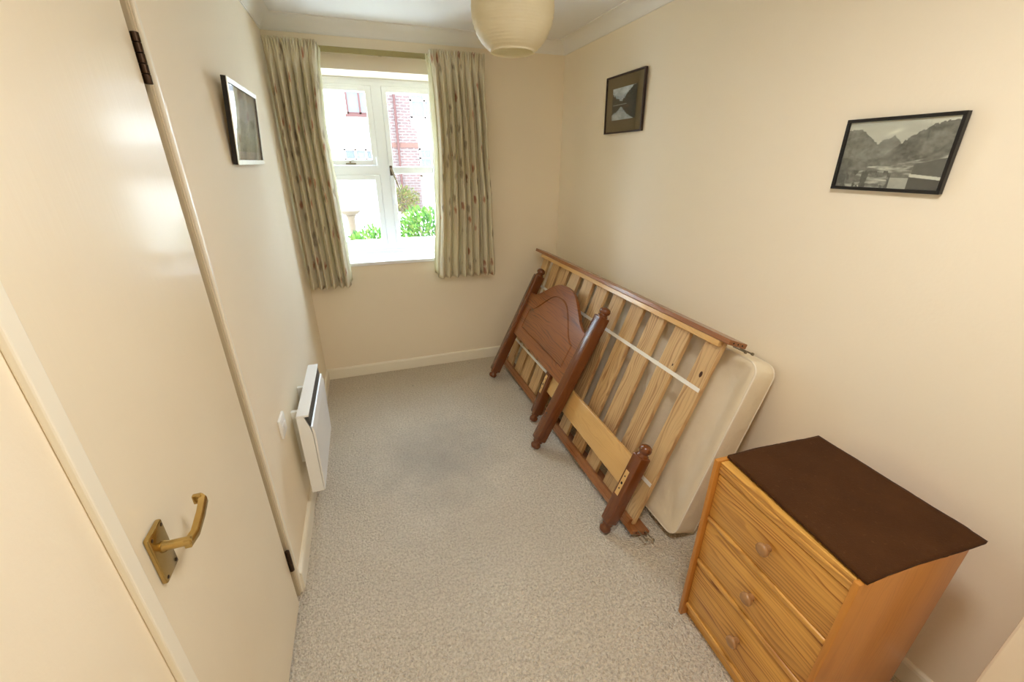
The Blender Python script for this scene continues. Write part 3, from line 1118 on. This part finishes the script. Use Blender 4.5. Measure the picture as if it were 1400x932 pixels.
b = bmesh.new()
bmesh.ops.create_cube(b, size=1.0)
for v in b.verts:
    v.co = Vector((-MLN + (v.co.x + 0.5) * MLN, (v.co.y + 0.5) * L, -th + (v.co.z + 0.5) * th))
bmesh.ops.bevel(b, geom=[e for e in b.edges if abs((e.verts[0].co - e.verts[1].co).z) > th * 0.9], offset=0.055, segments=6, affect='EDGES', profile=0.5)
bmesh.ops.bevel(b, geom=[e for e in b.edges if abs(e.verts[0].co.z - e.verts[1].co.z) < 1e-5 and len(e.link_faces) == 2 and abs(e.link_faces[0].normal.z - e.link_faces[1].normal.z) > 0.5], offset=0.012, segments=3, affect='EDGES', profile=0.5)
big = [f for f in b.faces if abs(f.normal.z) > 0.9 and f.calc_area() > 0.3]
# grid cuts for the soft faces
for k in range(1, 60):
    co = -MLN + MLN * k / 60
    g_ = b.verts[:] + b.edges[:] + b.faces[:]
    bmesh.ops.bisect_plane(b, geom=g_, plane_co=(co, 0, 0), plane_no=(1, 0, 0))
for k in range(1, 28):
    co = L * k / 28
    g_ = b.verts[:] + b.edges[:] + b.faces[:]
    bmesh.ops.bisect_plane(b, geom=g_, plane_co=(0, co, 0), plane_no=(0, 1, 0))
for v in b.verts:
    ex = min(-v.co.x, MLN + v.co.x)
    ey = min(v.co.y, L - v.co.y)
    e = min(ex, ey)
    if v.co.z > -0.01 and e > 0.02:
        s = min(1.0, (e - 0.02) / 0.08)
        q = Vector((v.co.x * 7, v.co.y * 2.0, 3.3))
        v.co.z += s * (-0.014 + 0.027 * noise.noise(q) + 0.006 * noise.noise(Vector((v.co.x * 16 + v.co.y * 5, v.co.y * 3, 1.0))))
bmesh.ops.triangulate(b, faces=[f for f in b.faces if len(f.verts) > 4])
merge(bm, b)
mb = obj('mattress_body', bm, M['ticking'], mm, 50)


def edge_loop(zz, inset):
    pts = []
    r = 0.055
    for cx, cy, a0 in ((-r, r, -90), (-r, L - r, 0), (-MLN + r, L - r, 90), (-MLN + r, r, 180)):
        for k in range(7):
            a = math.radians(a0 + 15 * k)
            pts.append((cx + (r - inset) * math.cos(a), cy + (r - inset) * math.sin(a), zz))
    pts.append(pts[0])
    return pts


for zz in (-0.004, -th + 0.004):
    obj('piping', tube(bmesh.new(), edge_loop(zz, 0.004), 0.0045, 8), M['piping'], mm, 60)

# ------------------------------------------------------------------ slatted bed base
FR = (1.3893, 3.1493, 0.0060, 0.350, 0.9800, 2.0065, 0.104, 0.0357)
x, y, yaw, lean, L, LN, dep, z0 = FR
base = thing('slatted_bed_base', 'pine slatted single bed base tipped on its side in front of mattress', 'bed base', mat=lean_frame(x, y, z0 + 0.001, yaw, lean))
for k, (b0, b1) in enumerate(((0.0, 0.022), (L - 0.022, L))):
    r_ = obj('side_rail', BX(0, LN, b0, b1, -dep, 0, 0.003), M['stain_x'], base)
    for j, cc in enumerate((-0.025, -0.051, -0.077)):
        obj('bolt_hole', lathe(bmesh.new(), [(0.0035, 0), (0.0035, 0.0008)], 10, at(LN, (b0 + b1) / 2, cc, 'X')), M['hole'], r_)
    for cc, dy in ((-0.030, -0.006), (-0.072, 0.0)):
        bm = lathe(bmesh.new(), [(0.003, 0), (0.003, 0.05), (0.006, 0.0505), (0.006, 0.058)], 10, at(LN, (b0 + b1) / 2 + (-0.012 if k else 0.012), cc, 'X') @ Matrix.Rotation(0.15, 4, 'Y'))
        obj('bolt', bm, M['steel'], r_, 40)
for b0, b1 in ((0.0225, 0.047), (L - 0.047, L - 0.0225)):
    bt = obj('ledge_batten', BX(0.13, 1.962, b0, b1, -0.022, -0.001, 0.002), M['stain_x'] if b0 < 0.1 else M['foot_rail'], base)
slats = [(0.150, 0.245), (0.322, 0.430), (0.462, 0.590), (0.630, 0.748), (0.808, 0.924), (0.976, 1.090), (1.158, 1.262), (1.340, 1.446), (1.508, 1.612), (1.690, 1.789), (1.879, 1.969)]
for i_, (a0, a1) in enumerate(slats):
    sl_ = obj('slat', BX(a0, a1, 0.0235, L - 0.0235, -0.044, -0.0225, 0.0025), M['slat'], base)
    if i_ in (9, 10):
        ka, kb = ((1.935, 0.795), (1.775, 0.765))[10 - i_]
        kn_ = lathe(bmesh.new(), [(0.0095, 0), (0.0095, 0.0003), (0.006, 0.0006)], 16, at(0, 0, 0) @ Matrix.Diagonal((0.8 if i_ == 10 else 0.4, 1.5 if i_ == 10 else 0.7, 1, 1)))
        bmesh.ops.translate(kn_, vec=(ka, kb, -0.02252), verts=kn_.verts[:])
        obj('knot', kn_, M['knot_wood'], sl_)
for bb in (0.722, 0.232):
    bm = bmesh.new()
    box(bm, 0.16, 1.965, bb, bb + 0.018, -0.0222, -0.0208)
    obj('webbing_tape', bm, M['tape'], base)


# ------------------------------------------------------------------ turned bed posts
def post(parent, a, h, s, c0=0.0, foot=0.055, fin=0.056, mat=None):
    """square post with turned ball foot and finial, local Y up"""
    bm = BX(a - s / 2, a + s / 2, foot, h - fin, c0 - s / 2, c0 + s / 2, 0.007, 3)
    ps = obj('post', bm, M['stain_y'], parent, 40)
    r = s * 0.46
    pr_ = [(r * 0.50, 0.0), (r * 0.85, 0.003), (r * 1.0, 0.014), (r * 0.98, 0.024), (r * 0.72, 0.034), (r * 0.70, 0.038), (r * 0.95, 0.043), (r * 0.95, foot + 0.002)]
    obj('ball_foot', lathe(bmesh.new(), pr_, 20, at(a, 0, c0, 'Y')), M['stain_y'], ps, 50)
    f0 = h - fin - 0.002
    pf = [(r * 0.98, 0), (r * 0.98, 0.008), (r * 0.78, 0.013), (r * 0.76, 0.018), (r * 0.98, 0.025), (r * 1.04, 0.036), (r * 0.9, 0.048), (r * 0.5, 0.056), (0.002, 0.058)]
    obj('finial', lathe(bmesh.new(), pf, 20, at(a, f0, c0, 'Y')), M['stain_y'], ps, 50)
    return ps


def holes(ps, a, c, bs):
    for bb, rr in bs:
        obj('screw_hole', lathe(bmesh.new(), [(rr, 0), (rr, 0.001)], 10, at(a, bb, c, 'Z')), M['hole'], ps)


# headboard
HB = (1.250, 2.8647, -0.0137, 0.450, 0.9414, 0.9538)
x, y, yaw, lean, HL, HW = HB
head = thing('headboard', 'varnished pine arched headboard with turned posts, leaning on the slatted base', 'headboard', mat=lean_frame(x, y, 0.031 * math.sin(lean) * 0.62, yaw, lean))
PS = 0.068
post(head, 0.0, HL, PS)
p2 = post(head, HW, HL, PS)
holes(p2, HW - 0.004, PS / 2 - 0.0004, ((0.262, 0.004), (0.235, 0.006), (0.210, 0.004)))
MIDA = HW / 2
a_l, a_r = 0.030, HW - 0.030


def arch(a, base_, top, half, pw=1.25):
    d = min(1.0, abs(a - MIDA) / half)
    return base_ + (top - base_) * (0.5 + 0.5 * math.cos(PI * d ** pw))


N = 48
outer = []
for i in range(N + 1):
    a = a_l + (a_r - a_l) * i / N
    outer.append((a, arch(a, 0.752, 0.926, 0.415)))
fl, frt = 0.118, HW - 0.118
field = []
for i in range(N + 1):
    a = fl + (frt - fl) * i / N
    field.append((a, arch(a, 0.648, 0.846, 0.358)))


def offs(poly, d):
    """inset the field outline: bottom corners + arch"""
    n = len(poly)
    res = []
    for i in range(n):
        p0, p1, p2_ = Vector(poly[i - 1]), Vector(poly[i]), Vector(poly[(i + 1) % n])
        e1, e2 = (p1 - p0).normalized(), (p2_ - p1).normalized()
        n1, n2 = Vector((-e1.y, e1.x)), Vector((-e2.y, e2.x))
        m = (n1 + n2)
        m = m / max(0.3, m.dot(n1))
        res.append(tuple(p1 + m * d))
    return res


# closed outlines, counter-clockwise seen from +Z
po_ = [(a_l, 0.410), (a_r, 0.410)] + outer[::-1]
pf_ = [(fl, 0.492), (frt, 0.492)] + field[::-1]
b = bmesh.new()
zt, zb = 0.012, -0.010
loops = []
for pts, z in ((po_, zb), (po_, zt - 0.002), (offs(po_, 0.002), zt), (pf_, zt), (offs(pf_, 0.0022), zt - 0.006), (offs(pf_, 0.0048), zt - 0.006), (offs(pf_, 0.012), zt + 0.001)):
    loops.append([b.verts.new((q[0], q[1], z)) for q in pts])
for A_, B_ in zip(loops, loops[1:]):
    n = len(A_)
    for i in range(n):
        b.faces.new((A_[i], A_[(i + 1) % n], B_[(i + 1) % n], B_[i]))
b.faces.new(loops[0][::-1])
top = b.faces.new(loops[-1])
bmesh.ops.triangulate(b, faces=[f for f in b.faces if len(f.verts) > 4])
obj('arched_panel', b, M['panel'], head, 25)

# footboard
FB = (1.3319, 2.1815, -0.020, 0.368, 0.480, 0.9545)
x, y, yaw, lean, FL, FW = FB
foot = thing('footboard', 'low pine footboard with pale cross rail, leaning on base behind headboard', 'footboard', mat=lean_frame(x, y, 0.008, yaw, lean))
PS = 0.060
p1 = post(foot, 0.0, FL, PS)
p2 = post(foot, FW, FL, PS)
for ps, a in ((p1, -0.006), (p2, FW - 0.006)):
    obj('fixing_strip', BX(a - 0.012, a + 0.012, 0.205, 0.335, PS / 2 - 0.001, PS / 2 + 0.0012, 0.001), M['foot_rail'], ps)
    holes(ps, a, PS / 2 + 0.001, ((0.305, 0.004), (0.268, 0.0065), (0.240, 0.004)))
o = obj('cross_rail', BX(0.030, FW - 0.030, 0.236, 0.384, -0.014, 0.008, 0.004, 3), M['foot_rail'], foot, 40)
o['label'] = 'pale honey pine cross rail'

# ------------------------------------------------------------------ chest of drawers
x, y, yaw, CW, CD, CH = 1.390, 0.802, -0.041, 0.4544, 0.375, 0.733
chest = thing('chest_of_drawers', 'orange pine three-drawer chest with round wooden knobs by right wall', 'chest', (x, y, 0), yaw)
# local: X = depth away from the room, Y = -width (towards camera is negative)
T_ = 0.016
for k, yy in enumerate((-T_, -CW)):
    obj('side_panel', BX(0, CD, yy, yy + T_, 0, CH, 0.003), M['chest_side'], chest, 40)
obj('top_panel', BX(0.012, CD - 0.002, -CW + T_ + 0.0005, -T_ - 0.0005, CH - 0.020, CH - 0.004, 0.002), M['chest_front'], chest)
obj('back_panel', BX(CD - 0.014, CD - 0.006, -CW + T_ + 0.0005, -T_ - 0.0005, 0.04, CH - 0.021), M['chest_side'], chest)
obj('top_rail', BX(0.010, 0.030, -CW + T_ + 0.0005, -T_ - 0.0005, 0.688, CH - 0.0205, 0.004), M['chest_front'], chest)
obj('plinth', BX(0.030, 0.045, -CW + T_ + 0.0005, -T_ - 0.0005, 0.0, 0.052), M['chest_front'], chest)
for z0_, z1_, zk in ((0.487, 0.684, 0.600), (0.288, 0.484, 0.395), (0.056, 0.285, 0.190)):
    bm = BX(0.014, 0.032, -CW + T_ + 0.002, -T_ - 0.002, z0_ + 0.020, z1_, 0.004)
    dr = obj('drawer', bm, M['chest_front'], chest, 40)
    bm = BX(0.009, 0.030, -CW + T_ + 0.002, -T_ - 0.002, z0_, z0_ + 0.0195, 0.005, 3)
    obj('drawer_lip', bm, M['chest_front'], dr, 40)
    kp = [(0.010, 0.0), (0.010, 0.012), (0.016, 0.016), (0.0195, 0.021), (0.019, 0.028), (0.014, 0.032), (0.002, 0.0325)]
    obj('knob', lathe(bmesh.new(), kp, 24, Matrix.Translation((0.0145, -0.235, zk)) @ Matrix.Rotation(-PI / 2, 4, 'Y')), M['knob'], dr, 50)
    obj('drawer_box', BX(0.033, CD - 0.03, -CW + T_ + 0.006, -T_ - 0.006, z0_ + 0.012, z1_ - 0.03), M['chest_side'], dr)

# felt mat on top
bm = bmesh.new()
NA, NB = 46, 40
for lay in (0, 1):
    pass
b = bmesh.new()
g0 = []
for j in range(NB + 1):
    row = []
    for i in range(NA + 1):
        s, q = i / NA, j / NB
        fx = 0.040 - 0.026 * s + (0.374 + 0.026 * s) * q
        fy = -0.010 - 0.448 * s + 0.003 * math.sin(q * 5)
        lift = 0.0
        if s > 0.93 and q > 0.6:
            lift = -0.002
        zz = CH + 0.0122 + 0.0022 * noise.noise(Vector((s * 5, q * 5, 2))) + lift
        row.append(b.verts.new((fx + 0.0012 * noise.noise(Vector((s * 30, q * 30, 9))), fy + 0.0012 * noise.noise(Vector((s * 30, q * 30, 4))), zz)))
    g0.append(row)
for j in range(NB):
    for i in range(NA):
        b.faces.new((g0[j][i], g0[j][i + 1], g0[j + 1][i + 1], g0[j + 1][i]))
bmesh.ops.recalc_face_normals(b, faces=b.faces[:])
if b.faces[0].normal.z < 0:
    bmesh.ops.reverse_faces(b, faces=b.faces[:])
mat_o = obj('felt_mat', b, M['felt'], None, 180, False)
mat_o.location = (x, y, 0)
mat_o.rotation_euler = (0, 0, yaw)
md = mat_o.modifiers.new('thickness', 'SOLIDIFY')
md.thickness = 0.009
md.offset = -1
tag(mat_o, 'dark brown felt mat laid over the top of the pine chest', 'mat')

# ------------------------------------------------------------------ outside the window
GZ = -0.05
g = struct('ground', BX(-14, 18, D + TK + 0.01, 40, GZ - 0.2, GZ), M['pave'])
YF = 16.0
bld = thing('apartment_building', 'white rendered and red brick apartment building seen through window', 'building', (1.0, YF, GZ))


def fpart(name, bm, mat, parent=None):
    bmesh.ops.translate(bm, vec=(-1.0, -YF, -GZ), verts=bm.verts[:])
    return obj(name, bm, mat, parent or bld)


fpart('rendered_wall', BX(-12, 16, YF, YF + 0.4, GZ, 5.6), M['render'])
bp_ = bmesh.new()
box(bp_, 1.56, 2.34, YF - 0.10, YF, 2.62, 5.6)
box(bp_, 1.56, 2.52, YF - 0.10, YF, GZ, 2.6201)
fpart('brick_panel', bp_, M['brick'])
fpart('brick_course', BX(1.555, 2.525, YF - 0.115, YF - 0.09, 2.03, 2.17), M['brick_band'])
fpart('brick_panel', BX(-0.55, -0.28, YF - 0.10, YF, GZ, 2.1), M['brick'])
fpart('drainpipe', lathe(bmesh.new(), [(0.04, GZ), (0.04, 5.5)], 12, Matrix.Translation((1.85, YF - 0.17, 0))), M['far_red'])
fpart('roof', prism(bmesh.new(), [(YF - 0.4, 5.6), (YF + 3.0, 7.4), (YF + 6, 5.6)], 'X', -12.3, 16.3), M['far_red'])
fpart('string_course', BX(-12, 16, YF - 0.05, YF, 2.60, 2.66), M['render'])


def far_window(x0, x1, z0, z1, lights, red=False):
    f = bmesh.new()
    fw_ = 0.06
    yy0, yy1 = YF - 0.07, YF - 0.001
    box(f, x0, x1, yy0, yy1, z0, z0 + fw_)
    box(f, x0, x1, yy0, yy1, z1 - fw_, z1)
    n = lights
    for k in range(n + 1):
        xx = x0 + (x1 - x0 - fw_) * k / n
        box(f, xx, xx + fw_, yy0, yy1, z0, z1)
    box(f, x0, x1, yy0, yy1, z0 + (z1 - z0) * 0.62, z0 + (z1 - z0) * 0.62 + fw_)
    wnd = fpart('window', f, M['far_red'] if red else M['far_frame'])
    for k in range(n):
        xa = x0 + (x1 - x0 - fw_) * k / n + fw_
        xb = x0 + (x1 - x0 - fw_) * (k + 1) / n
        fpart('pane', BX(xa, xb, YF - 0.03, YF - 0.02, z0 + fw_, z1 - fw_), M['far_pane'] if k % 2 == 0 or red else M['far_blind'], wnd)
    fpart('sill', BX(x0 - 0.06, x1 + 0.06, YF - 0.14, YF - 0.001, z0 - 0.07, z0), M['far_red'] if red else M['far_frame'], wnd)


far_window(0.36, 1.18, 2.98, 4.0, 2, True)
far_window(2.36, 3.30, 2.92, 3.72, 2)
far_window(2.54, 3.40, 1.10, 2.02, 2)
far_window(0.10, 1.15, 1.05, 1.98, 3)
far_window(-1.9, -0.8, 2.95, 3.95, 2)
far_window(-2.0, -0.8, 1.05, 1.98, 3)
far_window(4.6, 5.8, 2.92, 3.72, 2)
far_window(4.6, 5.8, 1.10, 2.02, 2)


def shrub(label, cx, cy, rx, ry, h, n, size, cols, seed):
    rnd = random.Random(seed)
    root = thing('shrub', label, 'shrub', (cx, cy, GZ))
    bm = bmesh.new()
    for k in range(7):
        a = rnd.uniform(0, 2 * PI)
        tube(bm, [(0.04 * math.cos(a), 0.04 * math.sin(a), -0.02), (rx * 0.3 * math.cos(a), ry * 0.3 * math.sin(a), h * 0.4), (rx * 0.6 * math.cos(a), ry * 0.6 * math.sin(a), h * 0.75)], 0.012, 6)
    obj('stem', bm, M['bark'], root)
    V, F, Cc = [], [], []
    for k in range(n):
        while True:
            q = Vector((rnd.uniform(-1, 1), rnd.uniform(-1, 1), rnd.uniform(-0.9, 1)))
            if 0.35 < q.length < 1.0 + 0.12 * noise.noise(q * 3 + Vector((seed, 0, 0))):
                break
        c0 = Vector((q.x * rx, q.y * ry, h * 0.52 + q.z * h * 0.5))
        d = (q + Vector((rnd.uniform(-0.6, 0.6), rnd.uniform(-0.6, 0.6), rnd.uniform(0, 0.8)))).normalized()
        s_ = d.cross(Vector((rnd.uniform(-1, 1), rnd.uniform(-1, 1), rnd.uniform(-1, 1)))).normalized()
        l_ = size * rnd.uniform(0.7, 1.3)
        n0 = len(V)
        mid = c0 + d * l_ * 0.5 + d.cross(s_) * l_ * 0.08
        V += [c0, mid - s_ * l_ * 0.22, c0 + d * l_, mid + s_ * l_ * 0.22]
        F.append((n0, n0 + 1, n0 + 2, n0 + 3))
        c = cols[rnd.randrange(len(cols))]
        f_ = rnd.uniform(0.7, 1.2)
        Cc += [(c[0] * f_, c[1] * f_, c[2] * f_, 1)] * 4
    me = bpy.data.meshes.new('foliage')
    me.from_pydata([tuple(v) for v in V], [], F)
    ca = me.color_attributes.new('Col', 'FLOAT_COLOR', 'POINT')
    ca.data.foreach_set('color', np.array(Cc, dtype=np.float32).ravel())
    me.materials.append(M['leaf'])
    o = bpy.data.objects.new('foliage', me)
    COL.objects.link(o)
    o.parent = root
    o['kind'] = 'stuff'


GR = [(0.060, 0.130, 0.022), (0.085, 0.160, 0.030), (0.110, 0.150, 0.035), (0.035, 0.090, 0.022)]
YE = [(0.10, 0.10, 0.03), (0.12, 0.085, 0.035), (0.075, 0.09, 0.03)]
shrub('tall bright green shrub behind the right window light', 1.45, 7.0, 0.60, 0.5, 0.95, 2600, 0.085, GR, 1)
shrub('low green shrub behind the bottom left window pane', 0.52, 5.9, 0.40, 0.34, 0.82, 1900, 0.08, GR, 2)
shrub('yellowish shrub at the foot of the red brick wall', 1.75, 15.2, 0.55, 0.4, 0.85, 900, 0.10, YE, 3)
bth = thing('bird_bath', 'small stone bird bath seen through the bottom left pane', 'bird bath', (0.24, 7.6, GZ))
obj('basin', lathe(bmesh.new(), [(0.05, 0.82), (0.13, 0.86), (0.17, 0.91), (0.16, 0.92), (0.11, 0.885), (0.005, 0.87)], 24), M['stone'], bth, 50)
obj('pedestal', lathe(bmesh.new(), [(0.14, 0), (0.14, 0.05), (0.07, 0.09), (0.05, 0.45), (0.06, 0.78), (0.08, 0.83)], 20), M['stone'], bth, 50)
